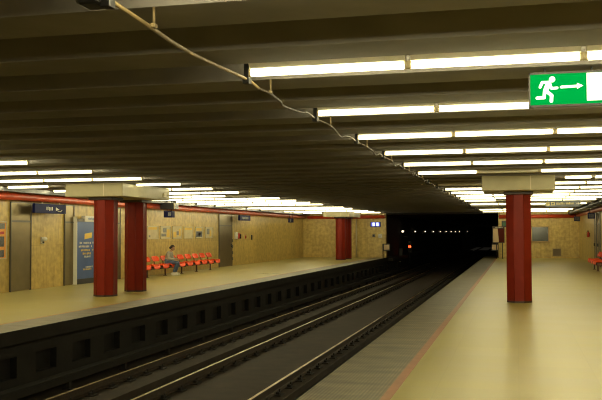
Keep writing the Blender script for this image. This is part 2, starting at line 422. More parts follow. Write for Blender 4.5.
# ------------------------------------------------------------------ fluorescent lamps
def lamp_proto(L, lit, name):
    t = thing(name, 'x', 'ceiling lamp')
    b = B(); prism(b, [(-.055, .075), (-.035, .035), (.035, .035), (.055, .075), (.055, .10), (-.055, .10)], .02, L - .02, lambda a, c, h: (h, a, c)); obj('batten', b, M['batten'], t)
    b = B(); tube(b, [(.035, 0, 0), (L - .035, 0, 0)], .029, 8, caps=False); obj('tube', b, M['tube'] if lit else M['tube_off'], t)
    for xx in (.015, L - .015):
        b = B(); box(b, xx - .016, xx + .016, -.024, .024, -.026, .036, bevel=.006); obj('socket', b, M['socket'], t)
    b = B()
    for xx in (L*.2, L*.8): tube(b, [(xx, 0, .10), (xx, 0, RIB + .22 - 3.085)], .009, 6)
    obj('hanger', b, M['socket'], t)
    return t
TP = 1.34
lampA = lamp_proto(TP, True, 'fluorescent_lamp'); lampO = lamp_proto(TP, False, 'unlit_fluorescent_lamp'); lampS = lamp_proto(.66, True, 'short_fluorescent_lamp')
used = set()
def put(proto, x, y, label, group):
    z = 3.085
    if proto.name not in used: used.add(proto.name); o = proto; o.location = (x, y, z); tag(o, label, 'ceiling lamp', group)
    else: o = dup(proto, (x, y, z), label, group=group)
    return o
OFFROW = {'R': (14, 16, 17, 18, 20), 'L': (15, 18)}
OFF = {('R', 6, 1), ('R', 8, 0), ('R', 13, 1), ('L', 10, 0)}
NR = int((YE - LAMP0)/ROW) + 1
POS = ['first from the tracks', 'second from the tracks', 'third from the tracks', 'fourth from the tracks']
for r in range(-5, NR):
    y = LAMP0 + ROW*r
    for side, xs in (('R', [-2.17 + TP*k for k in range(4)]), ('L', [-8.9 - TP*(k+1) for k in range(4)])):
        for k, x in enumerate(xs):
            incap = (21.3 < y < 23.0) if side == 'R' else (21.3 < y < 24.7) or (53.7 < y < 57.8)
            c = CAPS[0] if side == 'R' else CAPS[1]
            lit = (side, r, k) not in OFF and r not in OFFROW[side]
            where = 'right' if side == 'R' else 'left'
            vis = r >= (0 if side == 'R' else 3)
            n = r if side == 'R' else r - 3
            if incap and x < c[1] and x + TP > c[0]:
                if side == 'R' and k == 2: put(lampS, 1.14, y, 'short fluorescent lamp just right of the cream capital on the right column', None)
                continue
            lab = '%s fluorescent lamp in the %s row over the %s platform, %s' % ('white' if lit else 'unlit', ORD[n] if n >= 0 else '', where, POS[k]) if vis else 'white fluorescent lamp over the %s platform behind the viewpoint' % where
            grp = 'fluorescent lamps over the %s platform' % where if vis else 'fluorescent lamps behind the viewpoint'
            put(lampA if lit else lampO, x, y, lab, grp)

# cable slung along the lamp ends, its hangers and droppers
def curve_tube(pts, r, n=8, steps=6):
    P_ = [Vector(p) for p in pts]; out = []
    for i in range(len(P_) - 1):
        p0, p1, p2, p3 = P_[max(i-1, 0)], P_[i], P_[i+1], P_[min(i+2, len(P_)-1)]
        for s in range(steps):
            t_ = s/steps
            out.append(.5*((2*p1) + (p2-p0)*t_ + (2*p0-5*p1+4*p2-p3)*t_*t_ + (3*p1-p0-3*p2+p3)*t_**3))
    out.append(P_[-1]); bm = B(); tube(bm, out, r, n); return bm
XCB = -2.18
pts = [(XCB, 3.2, 3.06), (XCB, 4.34, 3.045), (-2.125, 4.79, 2.99), (-2.19, 5.3, 3.01), (-2.23, 5.9, 3.03), (XCB, 6.84, 3.035), (-2.13, 7.06, 2.985), (-2.11, 7.32, 2.985), (-2.17, 7.9, 3.0), (-2.19, 8.1, 2.985), (-2.18, 8.7, 3.01)]
for r in range(2, NR):
    y = LAMP0 + ROW*r
    pts += [(XCB, y - .4, 3.045), (XCB, y, 3.03), (XCB + .08, y + .45, 2.998), (XCB + .02, y + 1.3, 3.01 if r % 2 else 2.97), (XCB + .02, y + 1.6, 2.98 if r % 2 else 3.01)]
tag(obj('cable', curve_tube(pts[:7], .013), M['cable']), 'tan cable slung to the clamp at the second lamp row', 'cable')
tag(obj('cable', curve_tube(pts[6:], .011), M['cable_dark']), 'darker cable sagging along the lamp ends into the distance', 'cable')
for r in range(0, NR):
    y = LAMP0 + ROW*r
    t = thing('cable_hanger', 'black cable hanger at the track end of the %s right lamp row' % ORD[r], 'hanger', (XCB, y, 3.03), 0, 'cable hangers at the lamp ends')
    b = B(); box(b, -.018, .018, -.03, -.015, .0, .29); box(b, -.018, .018, .015, .03, .0, .29); obj('strap', b, M['black'], t)
    b = B(); box(b, -.03, .03, -.04, .04, -.035, .02, bevel=.008); obj('clamp', b, M['black'], t)
    b = B(); tube(b, [(.075, .455, -.035), (.075, .455, RIB - 3.03)], .009, 6); box(b, .06, .09, .43, .48, -.045, -.02, bevel=.004)
    obj('dropper', b, M['cable'], t)
t = thing('ceiling_box', 'black box cut off by the top edge of the picture', 'box', (-2.265, 4.33, 3.005))
b = B(); box(b, -.075, .075, -.09, .09, 0, .10, bevel=.03); obj('housing', b, M['black'], t)
b = B(); tube(b, [(0, 0, .095), (0, 0, RIB + .22 - 3.005)], .02); obj('stem', b, M['steel_dark'], t)

# ------------------------------------------------------------------ exit sign hung in front of the second lamp row
YS = 7.4
t = thing('exit_sign', 'lit green exit sign with running figure hung from the ceiling', 'exit sign', (.122, YS, 2.782))
u = .001037
def sp(px, py): return ((px - 50)*u, (290 - py)*u + .018)
W = (640 - 50)*u; Hh = (290 - 45)*u + .036
b = B(); box(b, -.012, W + .012, .012, .09, 0, Hh, bevel=.006)
for a in ((-.012, W + .012, 0, .018), (-.012, W + .012, Hh - .018, Hh), (-.012, .0, 0, Hh), (W, W + .012, 0, Hh)): box(b, a[0], a[1], -.004, .012, a[2], a[3])
obj('housing', b, M['black'], t)
b = B(); box(b, 0, W, 0, .011, .018, Hh - .018); face = obj('green_panel', b, M['green'], t)
FR = lambda a, c, h: (a, h, c)
def stroke(bm, pts_, w):
    for (ax, ay), (bx, by) in zip(pts_, pts_[1:]):
        a = Vector(sp(ax, ay)); c = Vector(sp(bx, by)); d = (c - a).normalized(); n_ = Vector((-d.y, d.x))*w*u/2
        prism(bm, [tuple(a + n_), tuple(a - n_), tuple(c - n_), tuple(c + n_)], -.003, .001, FR)
    for px, py in pts_:
        cx, cy = sp(px, py); prism(bm, [(cx + w*u/2*math.cos(k*PI/6), cy + w*u/2*math.sin(k*PI/6)) for k in range(12)], -.003, .001, FR)
b = B(); cx, cy = sp(219, 88); prism(b, [(cx + 24*u*math.cos(k*PI/10), cy + 24*u*math.sin(k*PI/10)) for k in range(20)], -.003, .001, FR)
stroke(b, [(190, 120), (168, 180)], 40); stroke(b, [(190, 110), (143, 110), (126, 146)], 22); stroke(b, [(203, 125), (213, 160), (256, 158)], 20)
stroke(b, [(160, 185), (156, 232), (102, 233)], 24); stroke(b, [(172, 180), (214, 216), (211, 262)], 26)
obj('running_figure', b, M['exitwhite'], t)
b = B(); stroke(b, [(288, 153), (415, 149)], 20); prism(b, [sp(408, 124), sp(408, 172), sp(455, 147)], -.003, .001, FR); obj('arrow', b, M['exitwhite'], t)
b = B(); prism(b, [sp(481, 48), sp(481, 268), sp(595, 268), sp(595, 48)], -.003, .001, FR); obj('door_symbol', b, M['exitwhite'], t)
b = B()
for xx in (.12, W - .12): tube(b, [(xx, .05, Hh), (xx, .05, RIB - 2.782)], .01, 6)
obj('hanger', b, M['black'], t)

# ------------------------------------------------------------------ red pipes under the ceiling
def pipe(name, pts_, r, m, label, brackets):
    t = thing(name, label, 'pipe', (0, 0, 0)); bm = B(); tube(bm, pts_, r, 14); obj('pipe_run', bm, m, t)
    for p, d in brackets:
        bm = B(); c = Vector(p); e = c + Vector(d); tube(bm, [c, e], .025, 6); obj('bracket', bm, M['steel_dark'], t)
    return t
pipe('red_pipe', [(-14.60, YB + .05, 2.86), (-14.60, YE - .3, 2.86)], .11, M['redpipe'], 'long red pipe under the ceiling along the left wall', [((-14.70, y, 2.86), (-.098, 0, 0)) for y in range(20, 60, 4)])
pipe('red_pipe', [(-14.45, YE - .13, 2.84), (PX0 - .05, YE - .13, 2.84)], .12, M['redpipe'], 'red pipe across the end wall left of the tunnel', [((x, YE - .05, 2.84), (0, .048, 0)) for x in (-13, -11, -9.2)])
pipe('red_pipe', [(PX1 + .05, YE - .14, 2.79), (XRW - .25, YE - .14, 2.79)], .13, M['redpipe'], 'red pipe across the end wall right of the tunnel', [((x, YE - .05, 2.79), (0, .048, 0)) for x in (-1.2, 1, 3)])
pipe('red_pipe', [(XRW - .14, YB + .05, 2.84), (XRW - .14, YE - .3, 2.84)], .11, M['redpipe'], 'red pipe under the ceiling along the right wall', [((XRW - .06, y, 2.84), (.058, 0, 0)) for y in range(20, 60, 5)])
pipe('black_conduit', [(XRW - .62, 30, 2.98), (XRW - .62, YE - .02, 2.98)], .09, M['black'], 'thick black conduit under the ceiling beside the right wall', [((XRW - .62, y, 3.05), (0, 0, .083)) for y in (33.55, 43.7, 53.9)])
pipe('wall_pipe', [(-10.95, YE - .06, 0), (-10.95, YE - .06, 2.72)], .05, M['frame'], 'thin grey upright pipe on the left end wall behind the far column', [((-10.95, YE - .03, z), (0, .028, 0)) for z in (.6, 2)])
# dark lamp-edge girders along the wall side of the ceiling
b = B(); box(b, -14.5, -14.32, 18, YE - .02, 2.985, RIB - .002); tag(obj('cable_tray', b, M['black']), 'black cable tray under the ceiling above the left red pipe', 'cable tray')

# ------------------------------------------------------------------ signs, clocks and small fittings on the left wall
def marks(bm, x, y0, y1, z, h, n, s=1, seed=1):
    """illegible lettering: short upright strokes"""
    R = random.Random(seed); y = y0; w = (y1 - y0)/n
    for k in range(n):
        if R.random() < .85: box(bm, x, x + .004*s, y, y + w*R.uniform(.4, .75), z - h*R.uniform(.3, .5), z + h*R.uniform(.3, .5))
        y += w
t = thing('hanging_sign', 'long navy sign with pale lettering under the left red pipe', 'sign', (-14.50, 24.90, 2.395))
b = B(); box(b, -.05, .05, -.95, .95, 0, .30, bevel=.008); obj('sign_box', b, M['navy'], t)
b = B(); marks(b, .051, -.28, .12, .15, .13, 5, seed=3); obj('lettering', b, M['signtext'], t)
b = B(); prism(b, [(.30, .20), (.52, .13), (.30, .09)], .051, .055, lambda a, c, h: (h, a, c)); tube(b, [(.052, .42, .07), (.052, .60, .07), (.052, .68, .12)], .012, 6); obj('pictogram', b, M['signtext'], t)
for yy in (-.48, .58): b = B(); box(b, -.015, .015, yy - .02, yy + .02, .30, .352); obj('hanger', b, M['frame'], t)

def box_sign(y, w, d, label, marks_y=False):
    t = thing('hanging_display', label, 'display', (-14.2, y, 2.41), 0, 'dark boxes below the left red pipe')
    b = B(); box(b, -w/2, w/2, -d/2, d/2, 0, .27, bevel=.008); obj('housing', b, M['navy'], t)
    b = B(); box(b, .02, w/2 - .03, -d/2 - .004, -d/2, .06, .22); obj('dial_plate', b, M['greyprint'], t)
    b = B(); tube(b, [(-.10, 0, .27), (-.10, 0, .70)], .015, 6); tube(b, [(.10, 0, .27), (.10, 0, .70)], .015, 6); obj('hanger', b, M['black'], t)
    return t
box_sign(34.0, .36, .35, 'small dark blue box with pale dial hung over the posters')
t = thing('hanging_sign', 'dark sign with faint lettering hung right of the steel door', 'sign', (-14.42, 45.05, 2.42))
b = B(); box(b, -.05, .05, -.95, .95, 0, .29, bevel=.008); obj('sign_box', b, M['navy'], t)
b = B(); marks(b, .051, -.5, .6, .14, .14, 8, seed=9); obj('lettering', b, M['greyprint'], t)
for yy in (-.6, .6): b = B(); box(b, -.015, .015, yy - .02, yy + .02, .29, .333); obj('hanger', b, M['frame'], t)
box_sign(54.2, .22, .6, 'small dark box hung under the pipe near the far left columns')
t = thing('ceiling_cabinet', 'black box under the ceiling above the left red pipe', 'box', (-14.15, 33.9, 2.745))
b = B(); box(b, -.31, .31, -.25, .25, 0, .28, bevel=.015); obj('casing', b, M['black'], t)
b = B(); box(b, .30, .34, -.256, -.25, .02, .24); obj('edge_strip', b, M['frame'], t)
b = B(); tube(b, [(-.2, 0, .25), (-.2, 0, RIB - 2.745)], .02, 6); tube(b, [(.2, 0, .25), (.2, 0, RIB - 2.745)], .02, 6); obj('hanger', b, M['black'], t)

t = thing('call_point', 'small white call point with grille on the left wall', 'call point', (XLW, 24.96, 1.53))
b = B(); box(b, 0, .05, -.10, .06, -.11, .11, bevel=.015); obj('back_plate', b, M['greyframe'], t)
b = B(); ball(b, (.08, .02, .05), .07, .13, .07); obj('hood', b, M['white'], t)
b = B(); tube(b, [(.05, -.03, -.06), (.09, -.03, -.06)], .03, 8); obj('button', b, M['black'], t)

def poster(y0, y1, z0, z1, kind, label, name='poster', group=None):
    t = thing(name, label, 'poster', (XLW, (y0 + y1)/2, z0), 0, group); w = (y1 - y0)/2; h = z1 - z0
    b = B()
    for a in ((-w, w, 0, .035), (-w, w, h - .035, h), (-w, -w + .035, 0, h), (w - .035, w, 0, h)): box(b, 0, .035, a[0], a[1], a[2], a[3], bevel=.004)
    obj('frame', b, M['frame'], t)
    b = B(); box(b, 0, .015, -w + .03, w - .03, .03, h - .03); sh = obj('sheet', b, M['orangeprint'] if kind == 'o' else M['paper'], t)
    lay = {'a': [('yellow', -.8, .75, .72, .92), ('greyprint', -.75, -.45, .15, .3)],
           'b': [('greyprint', -.8, .1, .2, .42), ('yellow', .2, .8, .15, .75), ('greyprint', -.5, .2, .5, .85)],
           'c': [('yellow', -.8, -.15, .12, .55), ('greyprint', -.1, .4, .3, .6), ('yellow', .45, .8, .2, .8)],
           'd': [('yellow', -.8, .8, .72, .92)],
           'e': [('darkprint', -.8, .75, .12, .60), ('yellow', -.75, .6, .66, .9), ('paper', -.2, .3, .25, .5)],
           'f': [('greyprint', -.6, .1, .35, .85), ('yellow', .1, .55, .15, .7)],
           'o': [('greyprint', -.85, .85, .80, .95), ('darkprint', -.85, .8, .33, .60), ('darkprint', -.85, .8, .05, .24), ('extred', .45, .8, .66, .73)]}[kind]
    for m, a, c, e, g in lay:
        b = B(); box(b, .015, .018, a*w, c*w, e*h, g*h); obj('printed_block', b, M[m], t)
    return t
poster(21.75, 22.94, 1.0, 2.12, 'o', 'tall orange and grey poster at the left edge of the picture')
G = 'small framed posters over the bench'
poster(33.08, 34.20, 1.50, 2.06, 'a', 'framed poster with a yellow header, leftmost above the red bench', group=G)
poster(34.44, 35.54, 1.50, 2.06, 'b', 'framed grey poster with yellow right side, second from left above bench', group=G)
poster(35.78, 36.82, 1.50, 2.06, 'c', 'framed poster with yellow blocks either side, third from left above bench', group=G)
poster(37.12, 38.25, 1.50, 2.05, 'd', 'framed pale poster with a plain yellow top band, fourth from left above bench', group=G)
poster(38.58, 39.60, 1.50, 2.05, 'e', 'framed poster with a dark picture below yellow, fifth above bench', group=G)
poster(39.92, 41.0, 1.50, 2.05, 'f', 'framed poster nearest the steel door, rightmost above bench', group=G)

# blue poster cabinet
t = thing('poster_cabinet', 'grey poster cabinet with a blue advertisement behind the red columns', 'poster cabinet', (-14.70, 27.87, 0))
b = B(); box(b, -.10, .06, -.95, -.90, 0, 2.33, bevel=.012); obj('side_post', b, M['white'], t)
b = B(); box(b, -.10, .06, .80, .85, 0, 2.33, bevel=.012); obj('side_post', b, M['white'], t)
b = B(); box(b, -.09, .05, -.90, .80, .18, 2.16, bevel=.01); pb = obj('poster_case', b, M['blueposter'], t)
b = B(); box(b, -.09, .07, -.90, .80, 2.16, 2.26, bevel=.01); obj('top_rail', b, M['steel_dark'], t)
b = B(); box(b, -.09, .04, -.90, .80, 0, .18); obj('plinth', b, M['black'], t)
b = B(); box(b, -.05, .10, -.42, .40, 2.16, 2.37, bevel=.01); hd = obj('header_plate', b, M['white'], t)
b = B(); marks(b, .102, -.2, .25, 2.265, .09, 6, seed=4); obj('lettering', b, M['blueposter'], hd)
def lines(spec, mat):
    for y0, y1, z, h, n, sd in spec: b = B(); marks(b, .051, y0, y1, z, h, n, seed=sd); obj('lettering_line', b, M[mat], pb)
lines([(-.72, .3, 1.42, .08, 11, 5), (-.78, .4, 1.30, .08, 12, 6), (-.38, .1, .94, .08, 5, 8), (-.45, .25, .58, .07, 8, 2)], 'signtext')
lines([(-.62, .3, 1.17, .08, 10, 12), (-.5, .2, 1.05, .08, 7, 13), (-.45, .25, .50, .06, 8, 14)], 'yellow')
b = B(); prism(b, [(-.38, 1.55), (.14, 1.60), (.16, 1.79), (-.36, 1.74)], .050, .055, lambda a, c, h: (h, a, c)); obj('yellow_sticker', b, M['yellow'], pb)

# emergency call box, button and slot right of the wide steel door
t = thing('alarm_box', 'red alarm box with white side and black handset on left wall', 'alarm box', (XLW, 44.85, 1.40))
b = B(); box(b, 0, .12, -.05, .30, .03, .34, bevel=.015); obj('case', b, M['extred'], t)
b = B(); box(b, 0, .10, -.38, -.06, .02, .40, bevel=.01); obj('side_panel', b, M['white'], t)
b = B(); tube(b, [(.14, .2, .28), (.16, .24, .17), (.14, .2, .05)], [.05, .03, .05], 8); obj('handset', b, M['black'], t)
t = thing('alarm_button', 'tiny red button on the wall right of the alarm box', 'button', (XLW, 46.4, 1.52))
b = B(); box(b, 0, .03, -.08, .08, -.09, .09, bevel=.008); obj('plate', b, M['extred'], t)
b = B(); tube(b, [(.03, 0, 0), (.06, 0, 0)], .035, 8); obj('knob', b, M['maroon'], t)
t = thing('key_switch', 'narrow dark key switch on the wall beside the tiny red button', 'switch', (XLW, 47.55, 1.5))
b = B(); box(b, 0, .04, -.10, .10, -.14, .14, bevel=.01); obj('plate', b, M['black'], t)
b = B(); tube(b, [(.04, 0, 0), (.06, 0, 0)], .025, 8); obj('lock', b, M['steel'], t)

# ------------------------------------------------------------------ benches of separate red seats
def bench(loc, rz, n, pitch, label):
    """local: sitters face +X, seats along Y from 0"""
    t = thing('bench', label, 'bench', loc, rz); L = (n - 1)*pitch
    b = B(); box(b, -.06, .06, -.35, L + .35, .30, .38, bevel=.01); obj('beam', b, M['beam'], t)
    k = 0; y = pitch/2
    while y < L:
        b = B(); box(b, -.03, .03, y - .02, y + .02, 0, .31, bevel=.006); box(b, -.07, .07, y - .05, y + .05, 0, .02, bevel=.005); obj('leg', b, M['beam'], t); y += pitch*2
    for k in range(n):
        y = k*pitch
        # seat pan: dished shell
        b = B(); rows = []
        prof = [(-.20, .475), (-.12, .445), (0, .435), (.14, .452), (.205, .445), (.235, .345)]
        for th in (0, -.022):
            for j in range(13):
                s = -1 + j/6
                rows.append([b.verts.new((px, y + s*.34*(1 - .06*max(0, px)/.2), pz + .05*abs(s)**3 + th)) for px, pz in prof])
        def skin(rs, flip):
            for a, c in zip(rs, rs[1:]):
                for i in range(len(a) - 1):
                    f = b.faces.new((a[i], a[i+1], c[i+1], c[i])); f.smooth = True
        skin(rows[:13], 0); skin(rows[13:], 1)
        up, dn = rows[:13], rows[13:]
        for j in range(12):
            b.faces.new((up[j][0], up[j+1][0], dn[j+1][0], dn[j][0])); b.faces.new((up[j][-1], up[j+1][-1], dn[j+1][-1], dn[j][-1]))
        for i in range(5):
            b.faces.new((up[0][i], up[0][i+1], dn[0][i+1], dn[0][i])); b.faces.new((up[12][i], up[12][i+1], dn[12][i+1], dn[12][i]))
        obj('seat', b, M['seat'], t)
        # back pad: curved shell, leaning back
        b = B(); rows = []
        for th in (0, -.024):
            for j in range(13):
                s = -1 + j/6; hw = [.24, .31, .35, .355, .345, .31, .24]
                rows.append([b.verts.new((-.24 - .10*q/6 + .06*abs(s)**2 + th, y + s*hw[q], .60 + .21*q/6)) for q in range(7)])
        skin(rows[:13], 0); skin(rows[13:], 1); up, dn = rows[:13], rows[13:]
        for j in range(12):
            b.faces.new((up[j][0], up[j+1][0], dn[j+1][0], dn[j][0])); b.faces.new((up[j][-1], up[j+1][-1], dn[j+1][-1], dn[j][-1]))
        for i in range(6):
            b.faces.new((up[0][i], up[0][i+1], dn[0][i+1], dn[0][i])); b.faces.new((up[12][i], up[12][i+1], dn[12][i+1], dn[12][i]))
        obj('backrest', b, M['seat'], t)
        b = B(); tube(b, [(0, y, .36), (-.22, y, .39), (-.29, y, .50), (-.305, y, .62), (-.368, y, .76)], .022, 8); box(b, -.12, .12, y - .08, y + .08, .375, .42, bevel=.006); obj('bracket', b, M['beam'], t)
        for yy in (y - .40, y + .40): b = B(); box(b, -.05, .17, yy - .015, yy + .015, .30, .43, bevel=.006); obj('side_bracket', b, M['beam'], t)
    return t
bench((-14.12, 31.15, 0), 0, 10, .90, 'long bench of separate red plastic seats below the six posters')
bench((3.46, 42.7, 0), PI, 5, .90, 'bench of red plastic seats along the right wall, cut off by the picture edge')

# ------------------------------------------------------------------ seated person
def skin_obj(name, verts, edges, radii, root, mat, parent, sub=2):
    me = bpy.data.meshes.new(name); me.from_pydata(verts, edges, []); me.update()
    o = bpy.data.objects.new(name, me); COL.objects.link(o)
    o.modifiers.new('skin', 'SKIN'); sd = o.modifiers.new('sub', 'SUBSURF'); sd.levels = sub; sd.render_levels = sub
    for i, r in enumerate(radii):
        d = me.skin_vertices[0].data[i]; rr = r if isinstance(r, tuple) else (r, r); d.radius = rr; d.use_root = (i == root)
    dg = bpy.context.evaluated_depsgraph_get(); dg.update()
    m2 = bpy.data.meshes.new_from_object(o.evaluated_get(dg)); m2.name = name
    bpy.data.objects.remove(o); bpy.data.meshes.remove(me)
    for p in m2.polygons: p.use_smooth = True
    m2.materials.clear(); m2.materials.append(mat)
    r = bpy.data.objects.new(name, m2); COL.objects.link(r); r.parent = parent
    return r
class Sk:
    def __init__(s): s.v, s.e, s.r = [], [], []
    def add(s, p, r, frm=None):
        s.v.append(p); s.r.append(r)
        if frm is not None: s.e.append((frm, len(s.v) - 1))
        return len(s.v) - 1
PER = thing('person', 'person with dark hair in grey jacket and jeans sitting on the red bench', 'person', (-14.22, 33.86, 0))
body = Sk()
pel = body.add((0, 0, .54), .125); sp1 = body.add((.03, 0, .70), .115, pel); ch = body.add((.09, 0, .87), .125, sp1); nk = body.add((.15, 0, 1.00), .052, ch); hb = body.add((.19, 0, 1.06), .05, nk)
JO = {}
for s in (-1, 1):
    sh = body.add((.10, s*.165, .93), .058, ch); el = body.add((.15, s*.24, .69), .042, sh); wr = body.add((.37, s*.11, .655), .028, el)
    pm = body.add((.425, s*.075, .645), (.030, .022), wr); JO[s] = (sh, el, wr)
    for f in range(4):
        y0 = s*(.10 - .018*f); ln = (.070, .080, .074, .058)[f]
        k1 = body.add((.455, y0, .645), .0095, pm); k2 = body.add((.455 + ln*.5, y0 - s*.005, .638), .0085, k1); body.add((.455 + ln*.78, y0 - s*.012, .615), .0075, k2)
    t1 = body.add((.40, s*.045, .655), .011, pm); body.add((.44, s*.022, .655), .009, t1)
    hp = body.add((.04, s*.095, .53), .085, pel); kn = body.add((.47, s*.10, .525), .058, hp); an = body.add((.315, s*.10, .10), .038, kn); body.add((.40, s*.11, .05), .032, an); body.add((.50, s*.115, .04), .026, len(body.v) - 1)
bo = skin_obj('body', body.v, body.e, body.r, pel, M['skin'], PER)
bm = B(); bm.from_mesh(bo.data)
HC = Vector((.225, 0, 1.125)); tilt = Matrix.Rotation(math.radians(22), 4, 'Y')
hd = B(); ball(hd, (0, 0, 0), .098, .076, .118, 18, 12)
for v in hd.verts:                                     # narrow the jaw, flatten the face
    if v.co.z < 0: v.co.y *= 1 - .28*(-v.co.z/.118); v.co.x = v.co.x*(1 - .12*(-v.co.z/.118)) + .012*(-v.co.z/.118)
ball(hd, (.100, 0, -.015), .018, .012, .024, 8, 6)     # nose
for s in (-1, 1): ball(hd, (.0, s*.077, -.01), .018, .010, .03, 8, 6); ball(hd, (.082, s*.03, .012), .010, .013, .009, 8, 6)
ball(hd, (.092, 0, -.058), .008, .024, .007, 8, 6)     # mouth
for v in hd.verts: v.co = tilt @ v.co + HC
tm = bpy.data.meshes.new('tmp'); hd.to_mesh(tm); hd.free(); bm.from_mesh(tm); bpy.data.meshes.remove(tm)
bm.to_mesh(bo.data); bm.free()
for p in bo.data.polygons: p.use_smooth = True
ey = B()
for s in (-1, 1): ball(ey, (.088, s*.03, .012), .007, .008, .006, 8, 6); ball(ey, (.084, s*.031, .034), .008, .018, .004, 8, 6)
for v in ey.verts: v.co = tilt @ v.co + HC
obj('eyes', ey, M['hair'], PER)
h = B(); ball(h, (-.014, 0, .022), .104, .086, .116, 18, 12)
bmesh.ops.delete(h, geom=[v for v in h.verts if (v.co.x > .035 and v.co.z < .075) or v.co.z < -.075], context='VERTS')
ball(h, (-.105, 0, -.02), .04, .05, .05, 10, 8)
for v in h.verts: v.co = tilt @ v.co + HC
obj('hair', h, M['hair'], PER)
jk = Sk(); a = jk.add((.015, 0, .535), (.165, .158)); c = jk.add((.03, 0, .70), .143, a); d = jk.add((.085, 0, .88), .148, c); jk.add((.14, 0, .985), .075, d)
for s in (-1, 1):
    e = jk.add((.10, s*.17, .925), .074, d); f = jk.add((.15, s*.243, .69), .060, e); jk.add((.355, s*.118, .658), .044, f)
skin_obj('jacket', jk.v, jk.e, jk.r, 0, M['jacket'], PER)
tr = Sk(); a = tr.add((0, 0, .53), .140)
for s in (-1, 1):
    e = tr.add((.06, s*.098, .53), .100, a); f = tr.add((.475, s*.10, .525), .074, e); g = tr.add((.40, s*.10, .32), .062, f); tr.add((.318, s*.10, .115), .055, g)
skin_obj('trousers', tr.v, tr.e, tr.r, 0, M['jeans'], PER)
for s in (-1, 1):
    b = B(); prism(b, [(-.07, 0), (.20, 0), (.215, .03), (.19, .062), (.10, .085), (.05, .12), (-.06, .12), (-.08, .05)], -.045, .045, lambda q, z, hh: (.31 + q, s*.105 + hh, z))
    bmesh.ops.bevel(b, geom=b.edges[:], offset=.012, segments=2, affect='EDGES'); obj('shoe', b, M['shoe'], PER)

# ------------------------------------------------------------------ left end wall and tunnel mouth
t = thing('display', 'lit blue display with two white panels on the left end wall', 'display', (-9.58, YE, 2.14))
b = B(); box(b, -.36, .36, -.16, 0, 0, .36, bevel=.012); obj('housing', b, M['black'], t)
b = B(); box(b, -.32, .32, -.165, -.155, .04, .32); scr = obj('screen', b, M['clockblue'], t)
for xx in (-.2, .07): b = B(); box(b, xx, xx + .15, -.170, -.164, .06, .30); obj('lit_panel', b, M['clock'], scr)
for x, m, lab, z in ((-9.72, 'darkprint', 'small dark fitting on the left end wall below the blue display', 1.53), (-9.27, 'greyframe', 'small grey box on the left end wall beside the tunnel mouth', 1.5)):
    t = thing('wall_box', lab, 'box', (x, YE, z)); q = .09 if m == 'darkprint' else .13
    b = B(); box(b, -q, q, -.09, 0, -q, q*1.1, bevel=.012); obj('cover', b, M[m], t)
    b = B(); box(b, -.03, .03, -.10, -.09, -.03, .03); obj('latch', b, M['black'], t)
def stop_sign(x, y, w, label, px):
    t = thing('end_sign', label, 'sign', (x, y, 0), 0, 'pale square signs at the platform ends')
    b = B(); tube(b, [(px, 0, 0), (px, 0, .97)], .03, 8); obj('post', b, M['black'], t)
    b = B(); box(b, -w/2 - .05, w/2 + .05, -.06, .0, .48, .97, bevel=.008); fr = obj('sign_frame', b, M['black'], t)
    b = B(); box(b, -w/2, w/2, -.066, -.058, .55, .90); obj('plate', b, M['mirrorsign'], fr)
    return t
stop_sign(-8.80, YE - .12, .38, 'pale square sign in black frame on the left platform end', -.27)
stop_sign(-1.45, YE - .12, .36, 'pale square sign on black post at the right platform end', .2)
t = thing('notice_board', 'notice board with pale and maroon halves near the right tunnel corner', 'notice board', (-1.15, 58.2, 0))
b = B(); tube(b, [(-.16, .05, 0), (-.16, .05, 2.0)], .03, 8); obj('post', b, M['black'], t)
b = B(); tube(b, [(.22, .05, 0), (.22, .05, 2.0)], .03, 8); obj('post', b, M['black'], t)
b = B(); box(b, -.42, .36, 0, .04, 1.04, 2.12, bevel=.01); bb = obj('board', b, M['plate'], t)
b = B(); prism(b, [(-.37, 1.08), (.0, 1.08), (-.08, 1.98), (-.37, 1.98)], -.006, 0, FR); obj('pale_panel', b, M['mirrorsign'], bb)
b = B(); prism(b, [(.0, 1.08), (.33, 1.08), (.33, 1.98), (-.08, 1.98)], -.006, 0, FR); obj('maroon_panel', b, M['maroon'], bb)
b = B(); R = random.Random(5); x = -.25
for k in range(6): box(b, x, x + .05, -.008, 0, 2.03, 2.08); x += .085
obj('header_lettering', b, M['signtext'], bb)
t = thing('small_exit_sign', 'small dark green sign beside the right platform column', 'sign', (-.78, YE - .1, 2.08))
b = B(); box(b, -.22, .22, 0, .1, 0, .42, bevel=.01); obj('housing', b, M['black'], t)
b = B(); box(b, -.16, .16, -.008, 0, .1, .32); obj('panel', b, plain('dim_green', (.01, .09, .03), .4), t)

# tunnel lamps along the left tunnel wall
zl = 1.80
for k in range(10):
    y = 70.3 + 8.9*k + (15 if k == 9 else 0)
    t = thing('tunnel_lamp', ('%s pale lamp on the left wall inside the dark tunnel' % (['nearest', 'second', 'third', 'fourth', 'fifth', 'sixth', 'seventh', 'eighth', 'ninth', 'farthest'][k])), 'tunnel lamp', (PX0 - .35, y, zl), 0, 'lamps along the tunnel wall')
    b = B(); box(b, 0, .12, -.16, .16, -.12, .16, bevel=.02); obj('back_box', b, M['black'], t)
    q = .8 if k == 0 else .5
    b = B(); ball(b, (.20, -.02, .03), .11*q, .2*q, .10*q, 12, 8); obj('glass', b, M['tlamp'], t)
t = thing('tunnel_bracket', 'grey bracket arm below the nearest lamp in the tunnel', 'bracket', (PX0 - .35, 70.6, 1.1))
b = B(); tube(b, [(0, 0, 0), (.3, 0, .05), (.42, 0, .35)], .03, 6); obj('arm', b, M['pit'], t)
b = B(); box(b, .22, .55, -.05, .05, .28, .36, bevel=.01); obj('crossbar', b, M['pit'], t)
t = thing('signal', 'red tunnel signal lamp beside the left track', 'signal', (-8.3, 69.0, ZBED))
